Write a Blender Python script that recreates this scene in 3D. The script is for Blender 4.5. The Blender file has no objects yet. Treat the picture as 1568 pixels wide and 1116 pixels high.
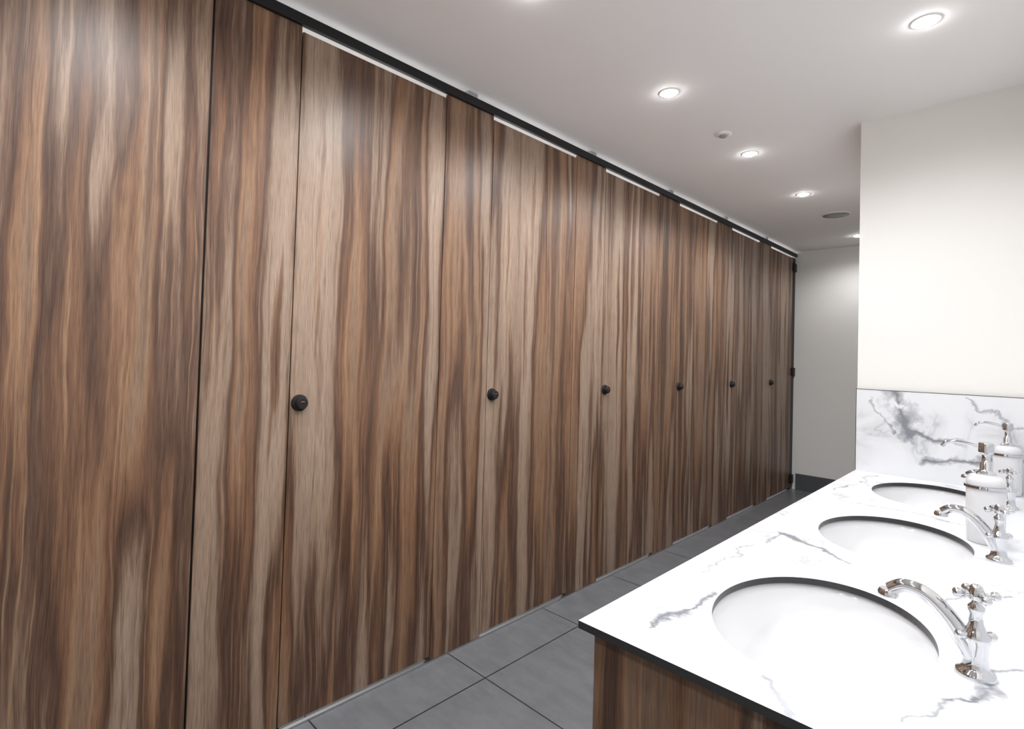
import bpy, bmesh, math
from mathutils import Vector, Matrix
P=0.85
cx,cz,yaw,pitch,roll,F,SX,SY=1.6034,1.1812,0.8046,0.0215,0.0298,816.6752,-43.6867,-32.9184
a,w,ko,zk,zt=0.7165,0.5916,0.0328,1.0128,2.1770
yf,xw,yw,zcl,zs,zc,ye,zbb=5.6445,1.0615,2.7846,2.246,1.0796,0.7318,0.7665,0.150
# ---------------- helpers
def link(o,parent=None):
    bpy.context.scene.collection.objects.link(o)
    if parent: o.parent=parent
    return o
def empty(n,loc=(0,0,0)):
    e=bpy.data.objects.new(n,None); e.location=loc; e.empty_display_size=.05
    return link(e)
def meshobj(n,bm,mats,parent=None,smooth=False,loc=(0,0,0)):
    me=bpy.data.meshes.new(n); bmesh.ops.recalc_face_normals(bm,faces=bm.faces); bm.to_mesh(me); bm.free()
    for m in (mats if isinstance(mats,(list,tuple)) else [mats]): me.materials.append(m)
    if smooth:
        for p in me.polygons: p.use_smooth=True
    o=bpy.data.objects.new(n,me); o.location=loc
    return link(o,parent)
def addbox(bm,x0,x1,y0,y1,z0,z1,mi=0):
    v=[bm.verts.new(p) for p in [(x0,y0,z0),(x1,y0,z0),(x1,y1,z0),(x0,y1,z0),(x0,y0,z1),(x1,y0,z1),(x1,y1,z1),(x0,y1,z1)]]
    for q in [(0,3,2,1),(4,5,6,7),(0,1,5,4),(1,2,6,5),(2,3,7,6),(3,0,4,7)]:
        f=bm.faces.new([v[i] for i in q]); f.material_index=mi
def box(n,x0,x1,y0,y1,z0,z1,mat,parent=None,bevel=0):
    bm=bmesh.new(); addbox(bm,x0,x1,y0,y1,z0,z1)
    o=meshobj(n,bm,mat,parent)
    if bevel:
        m=o.modifiers.new('b','BEVEL'); m.width=bevel; m.segments=2
    return o
def lathe_bm(bm,prof,n=40,ex=1,ey=1,c=(0,0,0),cap=True,axis='z',mi=0):
    rings=[]
    for r,z in prof:
        ring=[]
        for k in range(n):
            t=2*math.pi*k/n; x,y=r*ex*math.cos(t),r*ey*math.sin(t)
            p=(x,y,z) if axis=='z' else ((z,x,y) if axis=='x' else (x,z,y))
            ring.append(bm.verts.new((p[0]+c[0],p[1]+c[1],p[2]+c[2])))
        rings.append(ring)
    for A,B in zip(rings,rings[1:]):
        for k in range(n):
            f=bm.faces.new([A[k],A[(k+1)%n],B[(k+1)%n],B[k]]); f.material_index=mi
    if cap:
        for rg in (rings[0],rings[-1]):
            f=bm.faces.new(rg); f.material_index=mi
def smoothpath(pts,rad,k=8):
    P_=[Vector(p) for p in pts]; out=[];ro=[]
    for i in range(len(P_)-1):
        p0=P_[max(i-1,0)];p1=P_[i];p2=P_[i+1];p3=P_[min(i+2,len(P_)-1)]
        for j in range(k):
            t=j/k
            out.append(.5*((2*p1)+(p2-p0)*t+(2*p0-5*p1+4*p2-p3)*t*t+(3*p1-p0-3*p2+p3)*t**3))
            ro.append(rad[i]*(1-t)+rad[i+1]*t)
    out.append(P_[-1]); ro.append(rad[-1]); return out,ro
def tube_bm(bm,pts,rad,n=20,sm=8,mi=0):
    pts,rad=smoothpath(pts,rad,sm)
    rings=[];nrm=None
    for i,p in enumerate(pts):
        t=(pts[min(i+1,len(pts)-1)]-pts[max(i-1,0)]).normalized()
        if nrm is None: nrm=t.orthogonal().normalized()
        nrm=(nrm-t*nrm.dot(t)).normalized(); b=t.cross(nrm)
        rings.append([bm.verts.new(p+rad[i]*(math.cos(2*math.pi*k/n)*nrm+math.sin(2*math.pi*k/n)*b)) for k in range(n)])
    for A,B in zip(rings,rings[1:]):
        for k in range(n):
            f=bm.faces.new([A[k],A[(k+1)%n],B[(k+1)%n],B[k]]); f.material_index=mi
    bm.faces.new(rings[0]).material_index=mi; bm.faces.new(rings[-1]).material_index=mi
def autosmooth(o,ang=40):
    m=o.modifiers.new('es','EDGE_SPLIT'); m.split_angle=math.radians(ang)
# ---------------- materials
class NT:
    def __init__(s,name):
        s.m=bpy.data.materials.new(name); s.m.use_nodes=True; s.t=s.m.node_tree; s.b=s.t.nodes['Principled BSDF']
    def l(s,a,b): s.t.links.new(a,b)
    def math(s,op,a,b=None,c=None,clamp=False):
        q=s.t.nodes.new('ShaderNodeMath'); q.operation=op; q.use_clamp=clamp
        for i,v in enumerate((a,b,c)):
            if v is None: continue
            if isinstance(v,(int,float)): q.inputs[i].default_value=v
            else: s.l(v,q.inputs[i])
        return q.outputs[0]
    def ramp(s,fac,stops,interp='LINEAR'):
        q=s.t.nodes.new('ShaderNodeValToRGB'); q.color_ramp.interpolation=interp; e=q.color_ramp.elements
        while len(e)<len(stops): e.new(.5)
        for x,(p,c) in zip(e,stops):
            x.position=p; x.color=(*c,1) if len(c)==3 else c
        s.l(fac,q.inputs[0]); return q.outputs[0]
    def noise(s,vec,scale=1,detail=3,rough=.5,dist=0):
        q=s.t.nodes.new('ShaderNodeTexNoise'); q.inputs['Scale'].default_value=scale; q.inputs['Detail'].default_value=detail
        q.inputs['Roughness'].default_value=rough; q.inputs['Distortion'].default_value=dist
        s.l(vec,q.inputs['Vector']); return q.outputs['Fac']
    def comb(s,x,y,z):
        q=s.t.nodes.new('ShaderNodeCombineXYZ')
        for i,v in enumerate((x,y,z)):
            if isinstance(v,(int,float)): q.inputs[i].default_value=v
            else: s.l(v,q.inputs[i])
        return q.outputs[0]
    def mix(s,fac,c1,c2,mode='MIX'):
        q=s.t.nodes.new('ShaderNodeMix'); q.data_type='RGBA'; q.blend_type=mode
        for sock,v in ((q.inputs[0],fac),(q.inputs[6],c1),(q.inputs[7],c2)):
            if isinstance(v,(int,float)): sock.default_value=v
            elif isinstance(v,tuple): sock.default_value=(*v,1)
            else: s.l(v,sock)
        return q.outputs[2]
    def pos(s):
        q=s.t.nodes.new('ShaderNodeTexCoord'); r=s.t.nodes.new('ShaderNodeSeparateXYZ'); s.l(q.outputs['Object'],r.inputs[0]); return q.outputs['Object'],r.outputs
def simple(name,col,rough=.5,metal=0,emit=0,ecol=None,var=.03,spec=.5):
    t=NT(name); o,_=t.pos(); n=t.noise(o,6,1)
    c1=tuple(max(0,c*(1-var)) for c in col); c2=tuple(c*(1+var) for c in col)
    t.l(t.mix(n,c1,c2),t.b.inputs['Base Color'])
    t.b.inputs['Roughness'].default_value=rough; t.b.inputs['Metallic'].default_value=metal
    t.b.inputs['Specular IOR Level'].default_value=spec
    if emit:
        t.b.inputs['Emission Color'].default_value=(*(ecol or col),1); t.b.inputs['Emission Strength'].default_value=emit
    return t.m
def wood(name,bandscale=7.3,dark=.74,seed=0.):
    t=NT(name); o,s=t.pos()
    u=t.math('ADD',s[0],s[1]); u=t.math('ADD',u,seed); z=s[2]
    w1=t.noise(t.comb(t.math('MULTIPLY',u,8.0),t.math('MULTIPLY',z,2.0),seed),1,2)
    uw=t.math('ADD',u,t.math('MULTIPLY',t.math('SUBTRACT',w1,.5),.048))
    band=t.noise(t.comb(t.math('MULTIPLY',uw,bandscale),t.math('MULTIPLY',z,.36),seed+7),1,2,.45)
    streak=t.noise(t.comb(t.math('MULTIPLY',uw,30),t.math('MULTIPLY',z,1.2),seed+11),1,5,.64)
    s2=t.noise(t.comb(t.math('MULTIPLY',uw,85),t.math('MULTIPLY',z,1.1),seed+21),1,4,.62)
    fine=t.noise(t.comb(t.math('MULTIPLY',u,520),t.math('MULTIPLY',z,14),seed+13),1,2,.6)
    v=t.math('ADD',band,t.math('MULTIPLY',t.math('SUBTRACT',streak,.5),.25))
    def c(r,g,b): return tuple(((x/255)**2.2)*dark for x in (r,g,b))
    col=t.ramp(v,[(.27,c(90,68,57)),(.33,c(118,90,72)),(.375,c(148,121,101)),(.41,c(150,115,89)),(.45,c(128,95,74)),(.49,c(92,69,57)),(.52,c(118,92,76)),(.555,c(160,136,117)),(.65,c(175,152,134)),(.69,c(130,98,77)),(.75,c(88,66,55))])
    col=t.mix(t.ramp(s2,[(.34,(.8,.8,.8)),(.46,(0,0,0))]),col,t.mix(1.0,col,(.60,.55,.52),'MULTIPLY'))
    col=t.mix(t.ramp(s2,[(.56,(0,0,0)),(.66,(.45,.45,.45))]),col,c(188,151,119))
    col=t.mix(1.0,col,t.ramp(fine,[(.33,(.71,.70,.69)),(.56,(1.07,1.07,1.07))]),'MULTIPLY')
    t.l(col,t.b.inputs['Base Color']); t.b.inputs['Roughness'].default_value=.42; t.b.inputs['Specular IOR Level'].default_value=.40
    return t.m
def marble(name,segs,plane):
    t=NT(name); o,s=t.pos()
    A=s[0]; B=s[1] if plane=='xy' else s[2]
    vec=t.comb(A,B,.37)
    nz=t.noise(vec,7,5,.6); nz2=t.noise(t.comb(t.math('ADD',A,3.3),B,1.7),7,5,.6); wd=t.noise(t.comb(A,B,9.1),14,4,.65)
    wa=t.math('ADD',A,t.math('MULTIPLY',t.math('SUBTRACT',nz,.5),.14)); wb=t.math('ADD',B,t.math('MULTIPLY',t.math('SUBTRACT',nz2,.5),.14))
    tot=0.
    for (ax,ay,bx_,by_,wid,st) in segs:
        dx,dy=bx_-ax,by_-ay; L2=dx*dx+dy*dy
        pa=t.math('SUBTRACT',wa,ax); pb=t.math('SUBTRACT',wb,ay)
        h=t.math('MULTIPLY_ADD',pa,dx/L2,t.math('MULTIPLY',pb,dy/L2),clamp=True)
        ea=t.math('MULTIPLY_ADD',h,-dx,pa); eb=t.math('MULTIPLY_ADD',h,-dy,pb)
        dd=t.math('SQRT',t.math('ADD',t.math('MULTIPLY',ea,ea),t.math('MULTIPLY',eb,eb)))
        W=t.math('MULTIPLY',t.math('SUBTRACT',wd,.28),wid*4.5)
        q=t.math('MULTIPLY',t.math('SUBTRACT',1.,t.math('DIVIDE',dd,t.math('MAXIMUM',W,.0006))),st,clamp=True)
        tot=t.math('ADD',tot,q)
    n=t.noise(vec,3.2,5,.6,.5); m=t.noise(t.comb(A,B,4.4),3.5,2)
    v1=t.math('ABSOLUTE',t.math('SUBTRACT',n,.5))
    bg=t.math('MULTIPLY',t.ramp(v1,[(0,(.45,)*3),(.012,(.2,)*3),(.08,(0,0,0))]),t.ramp(m,[(.42,(0,0,0)),(.56,(1,1,1))]))
    f=t.math('MINIMUM',t.math('ADD',tot,bg),.88)
    col=t.mix(f,(.77,.785,.81),(.15,.16,.19))
    t.l(col,t.b.inputs['Base Color']); t.b.inputs['Roughness'].default_value=.22
    return t.m
def tiles(name):
    t=NT(name); o,s=t.pos()
    T=.58
    def ln(c,off):
        f=t.math('FRACT',t.math('DIVIDE',t.math('ADD',c,10*T-off),T))
        dd=t.math('MINIMUM',f,t.math('SUBTRACT',1,f))
        return t.math('LESS_THAN',dd,.0026/T)
    g=t.math('MAXIMUM',ln(s[0],.21),ln(s[1],1.40-T))
    cl=t.noise(t.comb(s[0],t.math('MULTIPLY',s[1],2.),0.),6,5,.7)
    base=t.mix(t.ramp(cl,[(.3,(0,0,0)),(.7,(1,1,1))]),(.132,.138,.148),(.185,.192,.205))
    t.l(t.mix(g,base,(.02,.021,.024)),t.b.inputs['Base Color'])
    t.b.inputs['Roughness'].default_value=.30
    return t.m
M_wood=wood('walnut_laminate'); M_vwood=wood('walnut_vanity',9,.48,5.3)
M_black=simple('black_metal',(.010,.010,.011),.45,spec=.3); M_core=simple('black_compact_core',(.02,.02,.022),.35)
M_wall=simple('wall_paint',(.83,.82,.795),.7,var=.005); M_ceil=simple('ceiling_paint',(.91,.90,.90),.8,var=.004)
M_tile=tiles('grey_floor_tiles')
M_marble=marble('white_marble_counter',[(1.144,.846,1.17,1.04,.012,.9),(1.10,1.13,1.139,1.565,.004,.6),(1.139,1.565,1.31,1.46,.012,.9),(1.34,.83,1.42,.75,.018,1.),(1.50,.86,1.535,1.0,.006,.7),(1.535,1.0,1.62,1.2,.008,.8),(1.09,2.25,1.16,2.7,.007,.7),(1.2,2.12,1.5,2.08,.007,.7),(1.48,1.38,1.56,1.50,.006,.7)],'xy')
M_splash=marble('white_marble_splash',[(1.18,1.10,1.253,.907,.050,.9),(1.253,.907,1.40,.88,.016,.9),(1.28,.79,1.56,.86,.016,.9),(1.10,1.03,1.19,.92,.005,.6),(1.42,1.06,1.6,.95,.006,.6)],'xz')
M_cer=simple('white_ceramic',(.80,.805,.82),.12,var=.005); M_bottle=simple('bottle_ceramic',(.68,.685,.70),.15,var=.005)
M_chrome=simple('chrome',(.64,.65,.67),.06,1,var=.01); M_alu=simple('aluminium',(.55,.55,.56),.35,1)
M_lamp=simple('lamp_lens',(1,.99,.98),.3,emit=75,ecol=(1,.99,.98)); M_white=simple('white_plastic',(.84,.84,.83),.4)
M_grille=simple('speaker_grille',(.33,.33,.34),.6); M_red=simple('red_indicator',(.45,.06,.03),.4)
M_bb=simple('baseboard_tile',(.085,.09,.10),.4); M_dark=simple('plinth_dark',(.03,.03,.03),.6)
# ---------------- shell
XR=cx+.16; YB=-1.7; XL=-1.5
box('floor',XL-.1,XR+.1,YB-.1,yf+.1,-.1,0,M_tile)
box('ceiling',XL-.1,XR+.1,YB-.1,yf+.1,zcl,zcl+.1,M_ceil)
box('wall_far',XL-.1,XR+.1,yf,yf+.1,0,zcl,M_wall)
box('wall_back',XL-.1,XR+.1,YB-.1,YB,0,zcl,M_wall)
box('wall_left',XL-.1,XL,YB,yf,0,zcl,M_wall)
box('wall_right',XR,XR+.1,YB,yf,0,zcl,M_wall)
box('wall_end',xw,XR,yw,yf-1.0,0,zcl,M_wall)
box('baseboard_far',.03,XR,yf-.01,yf,0,zbb,M_bb)
# ---------------- cubicles
cub=empty('toilet_cubicle_partition')
TH=.010; zbd=.022; ends=[]; GAP=.0155
def par(o,d,y0): o.parent=d; o.matrix_parent_inverse=Matrix.Translation((0,-y0,0))
for n,i in enumerate(range(-2,6)):
    y0=a+i*P; y1=y0+w
    d=empty('door_%d'%(n+1),(0,y0,0))
    par(box('leaf',-TH,0,y0+.0025,y1-.0025,zbd,zt,M_wood),d,y0)
    bm=bmesh.new(); c=(0,y0+ko,zk)
    lathe_bm(bm,[(.026,0),(.026,.006),(.024,.009),(.019,.010),(.0185,.024),(.016,.027)],36,c=c,axis='x')
    k=meshobj('turn_knob',bm,M_black,None,True); autosmooth(k); par(k,d,y0)
    par(box('indicator',.0268,.0276,y0+ko-.006,y0+ko+.006,zk+.004,zk+.0065,M_red),d,y0)
    ends.append((y0,y1))
pil=[(YB,a-2*P)]+[(ends[i][1],ends[i+1][0]) for i in range(len(ends)-1)]
for j,(p0,p1) in enumerate(pil):
    box('pilaster_%d'%j,-TH,0,p0+(.004 if j==2 else .0015),p1-.0015,.008,zt+GAP,M_wood,cub)
    m=.5*(p0+p1)
    box('divider_%d'%j,XL,-TH,m-.007,m+.007,.1,zcl-.05,M_white,cub)
    box('bracket_%d'%j,-.02,.006,m-.025,m+.025,zt+GAP+.034,zcl,M_alu,cub)
for (p0,p1) in ends:
    for yy in (p0,p1): box('stop',-TH-.012,-TH-.001,yy-.012,yy+.012,.008,zt-.006,M_black,cub)
box('door_end_post',-TH,-.002,ends[-1][1]+.002,yf,.008,zt+.008,M_black,cub)
box('head_rail',-.003,.014,YB,yf,zt+GAP,zt+GAP+.033,M_black,cub,.0015)
box('floor_channel',-.010,.003,YB,yf,0,.007,M_alu,cub)
for hz in (.1,1.105,2.09):
    bm=bmesh.new(); addbox(bm,0,.012,ends[-1][1]-.012,yf-.004,hz-.037,hz+.037)
    lathe_bm(bm,[(.008,-.037),(.008,.037)],16,c=(.012,ends[-1][1]+.008,hz))
    meshobj('hinge',bm,M_black,cub)
# ---------------- vanity
van=empty('vanity_unit')
TT=.013
bys=[1.085+.683*i for i in range(3)]; bx=1.34; RX,RY=.160,.222
bm=bmesh.new()
X0,X1=xw,XR-.001
ys=[ye,(bys[0]+bys[1])/2,(bys[1]+bys[2])/2,yw-.001]
N=96
for ci,by in enumerate(bys):
    Y0,Y1=ys[ci],ys[ci+1]
    angs=sorted([2*math.pi*k/N for k in range(N)]+[math.atan2(yy-by,xx-bx)%(2*math.pi) for xx in(X0,X1) for yy in(Y0,Y1)])
    ring=[];outr=[]
    for t in angs:
        dx,dy=math.cos(t),math.sin(t)
        r=1/math.sqrt((dx/RX)**2+(dy/RY)**2)
        ring.append((bx+dx*r,by+dy*r))
        tx=((X1-bx) if dx>0 else (X0-bx))/dx if abs(dx)>1e-9 else 1e9
        ty=((Y1-by) if dy>0 else (Y0-by))/dy if abs(dy)>1e-9 else 1e9
        tt=min(tx,ty); outr.append((bx+dx*tt,by+dy*tt))
    def vs(L,z): return [bm.verts.new((x,y,z)) for x,y in L]
    it,ot,ib,ob=vs(ring,zc),vs(outr,zc),vs(ring,zc-TT),vs(outr,zc-TT)
    L=len(angs)
    for k in range(L):
        q=(k+1)%L
        bm.faces.new([it[k],ot[k],ot[q],it[q]]).material_index=0
        bm.faces.new([ib[k],ib[q],ob[q],ob[k]]).material_index=1
        bm.faces.new([it[k],it[q],ib[q],ib[k]]).material_index=1
        e1,e2=outr[k],outr[q]
        inner=lambda e:(abs(e[1]-Y0)<1e-6 and ci>0) or (abs(e[1]-Y1)<1e-6 and ci<2)
        if not(inner(e1) and inner(e2)):
            bm.faces.new([ot[k],ob[k],ob[q],ot[q]]).material_index=1
bmesh.ops.remove_doubles(bm,verts=bm.verts,dist=1e-5)
meshobj('countertop',bm,[M_marble,M_core],van)
box('end_panel',xw+.020,XR-.001,ye+.02,ye+.038,.0,zc-TT,M_vwood,van)
L=(yw-ye-.038)/3
for j in range(3):
    box('front_panel_%d'%j,xw+.020,xw+.038,ye+.038+L*j+.002,ye+.038+L*(j+1)-.002,.10,zc-TT,M_vwood,van)
box('plinth',xw+.06,xw+.075,ye+.04,yw-.001,0,.1,M_dark,van)
bm=bmesh.new(); addbox(bm,xw,XR-.001,yw-.012,yw-.0005,zc,zs,0)
meshobj('backsplash_end',bm,M_splash,van)
box('backsplash_trim',xw,XR-.001,yw-.0125,yw-.0005,zs,zs+.002,M_core,van)
box('backsplash_edge',xw-.002,xw,yw-.0125,yw-.0005,zc,zs+.002,M_core,van)
box('backsplash_side',XR-.013,XR-.001,ye,yw-.013,zc+.0005,zs,M_splash,van)
for by in bys:
    e=empty('sink_basin',(bx,by,0))
    zt_=zc-TT
    bm=bmesh.new(); k=1.03
    prof=[(1.12,zt_-.002),(1.0*k,zt_-.002),(1.0*k,zt_-.02),(.97*k,zt_-.05),(.9*k,zt_-.085),(.76*k,zt_-.115),(.55*k,zt_-.133),(.3*k,zt_-.142),(.13,zt_-.146)]
    lathe_bm(bm,prof,72,RX,RY,cap=False)
    # prof radii are factors: scale handled by ex/ey
    b=meshobj('bowl',bm,M_cer,e,True)
    so=b.modifiers.new('s','SOLIDIFY'); so.thickness=.008; so.offset=-1
    bm=bmesh.new(); lathe_bm(bm,[(.001,zt_-.143),(.018,zt_-.143),(.024,zt_-.1445),(.025,zt_-.147),(.025,zt_-.16),(.001,zt_-.16)],32,cap=False)
    meshobj('drain',bm,M_chrome,e,True)
    tp=empty('basin_tap',(1.543,by-.005,zc))
    bm=bmesh.new()
    K=.68
    lathe_bm(bm,[(r*K,z) for r,z in [(.034,0),(.035,.003),(.033,.007),(.025,.010),(.022,.016),(.020,.03),(.0215,.048),(.025,.054),(.025,.060),(.018,.066),(.013,.076),(.011,.09),(.0145,.095),(.0145,.101),(.008,.106),(.006,.112)]],36)
    tube_bm(bm,[(0,0,.022),(-.013,0,.046),(-.032,0,.076),(-.057,0,.099),(-.083,0,.104),(-.102,0,.092)],[.0135,.0130,.0120,.0110,.0100,.0098])
    lathe_bm(bm,[(.0115,-.010),(.0140,-.008),(.0140,-.003),(.011,.002)],28,c=(-.1045,0,.090))
    for sg in (-1,1): tube_bm(bm,[(0,0,.058),(sg*.008,sg*.006,.058),(sg*.017,sg*.013,.058),(sg*.021,sg*.016,.058)],[.006,.006,.0075,.004],14,3)
    lathe_bm(bm,[(.009,-.007),(.0105,0),(.009,.007)],24,c=(0,0,.118))
    for ang in (30,120,210,300):
        ca,sa=math.cos(math.radians(ang)),math.sin(math.radians(ang))
        tube_bm(bm,[(ca*.005,sa*.005,.118),(ca*.014,sa*.014,.118),(ca*.021,sa*.021,.118),(ca*.026,sa*.026,.118),(ca*.029,sa*.029,.118)],[.0036,.0034,.0065,.0065,.003],14,4)
    lathe_bm(bm,[(.007,.12),(.008,.128),(.005,.132),(.001,.133)],24)
    o=meshobj('tap_body',bm,M_chrome,tp,True); autosmooth(o,50)
for (sx_,sy_) in ((1.512,1.92),(1.530,2.715)):
    e=empty('soap_dispenser',(sx_,sy_,zc))
    bm=bmesh.new(); lathe_bm(bm,[(.034,0),(.037,.003),(.038,.015),(.0388,.10),(.039,.138),(.038,.141)],48)
    lathe_bm(bm,[(.038,.148),(.0395,.155),(.0375,.165),(.029,.173),(.018,.177)],48)
    o=meshobj('bottle',bm,M_bottle,e,True); autosmooth(o,50)
    bm=bmesh.new(); lathe_bm(bm,[(.0375,.1405),(.0435,.1415),(.0435,.148),(.038,.1495)],48)
    lathe_bm(bm,[(.020,.175),(.021,.180),(.015,.185),(.0125,.188),(.0125,.204),(.009,.208),(.008,.226),(.010,.230),(.0155,.233),(.016,.252),(.014,.258),(.005,.260)],36)
    tube_bm(bm,[(-.006,0,.243),(-.028,-.002,.249),(-.056,-.004,.254),(-.078,-.006,.250),(-.087,-.007,.238)],[.0055,.0052,.0048,.0046,.0046],14)
    o=meshobj('pump',bm,M_chrome,e,True); autosmooth(o,50)
# ---------------- ceiling fittings
lampsA=[(.58,y) for y in (-.6,.27,1.13,1.97,2.83,3.73,5.2)]; lampsB=[(1.36,-.5,23),(1.36,.4,20),(1.36,1.24,16.5),(1.36,2.08,12.5)]
def downlight(x,y,power):
    e=empty('ceiling_downlight',(x,y,zcl))
    bm=bmesh.new(); lathe_bm(bm,[(.030,-.001),(.030,-.0025),(.037,-.0025),(.039,-.001),(.039,0)],40,cap=False); meshobj('trim_ring',bm,M_white,e,True)
    bm=bmesh.new(); lathe_bm(bm,[(.030,-.001),(.028,-.005),(.020,-.010),(.008,-.013)],32); meshobj('lens',bm,M_lamp,e,True)
    ld=bpy.data.lights.new('lamp','SPOT'); ld.energy=power; ld.spot_size=math.radians(165); ld.spot_blend=.7; ld.shadow_soft_size=.03; ld.color=(.98,.985,1)
    lo=bpy.data.objects.new('lamp',ld); lo.location=(0,0,-.045); link(lo,e)
for x,y in lampsA: downlight(x,y,27.5 if y<5 else 13)
for x,y,p in lampsB: downlight(x,y,p)
for (p0,p1) in ends[1:]: downlight(-.60,(p0+p1)/2,50)
e=empty('ceiling_speaker',(.61,4.38,zcl)); bm=bmesh.new(); lathe_bm(bm,[(.085,0),(.085,-.004),(.080,-.006)],48,cap=False); meshobj('rim',bm,M_white,e,True)
bm=bmesh.new(); lathe_bm(bm,[(.080,-.001),(.080,-.005),(.04,-.008),(.002,-.009)],48); meshobj('grille',bm,M_grille,e,True)
e=empty('smoke_detector',(.58,2.50,zcl)); bm=bmesh.new(); lathe_bm(bm,[(.035,0),(.035,-.006),(.030,-.009),(.022,-.010)],40,cap=True); meshobj('base',bm,M_white,e,True)
bm=bmesh.new(); lathe_bm(bm,[(.018,-.009),(.018,-.014),(.012,-.018),(.002,-.019)],32); meshobj('sensor',bm,M_grille,e,True)
# ---------------- camera
f=Vector((-math.sin(yaw)*math.cos(pitch),math.cos(yaw)*math.cos(pitch),math.sin(pitch)))
R=Vector((math.cos(yaw),math.sin(yaw),0));U=R.cross(f)
R2=math.cos(roll)*R+math.sin(roll)*U;U2=-math.sin(roll)*R+math.cos(roll)*U
cam=bpy.data.cameras.new('camera'); co=bpy.data.objects.new('camera',cam); link(co)
co.matrix_world=Matrix(((R2.x,U2.x,-f.x,cx),(R2.y,U2.y,-f.y,0),(R2.z,U2.z,-f.z,cz),(0,0,0,1)))
cam.sensor_width=36; cam.lens=F/1568*36; cam.shift_x=-SX/1568; cam.shift_y=SY/1568; cam.clip_start=.02
bpy.context.scene.camera=co
wd=bpy.data.worlds.new('world'); bpy.context.scene.world=wd; wd.use_nodes=True
wd.node_tree.nodes['Background'].inputs[0].default_value=(.8,.8,.8,1); wd.node_tree.nodes['Background'].inputs[1].default_value=.3
bpy.context.scene.view_settings.view_transform='Standard'
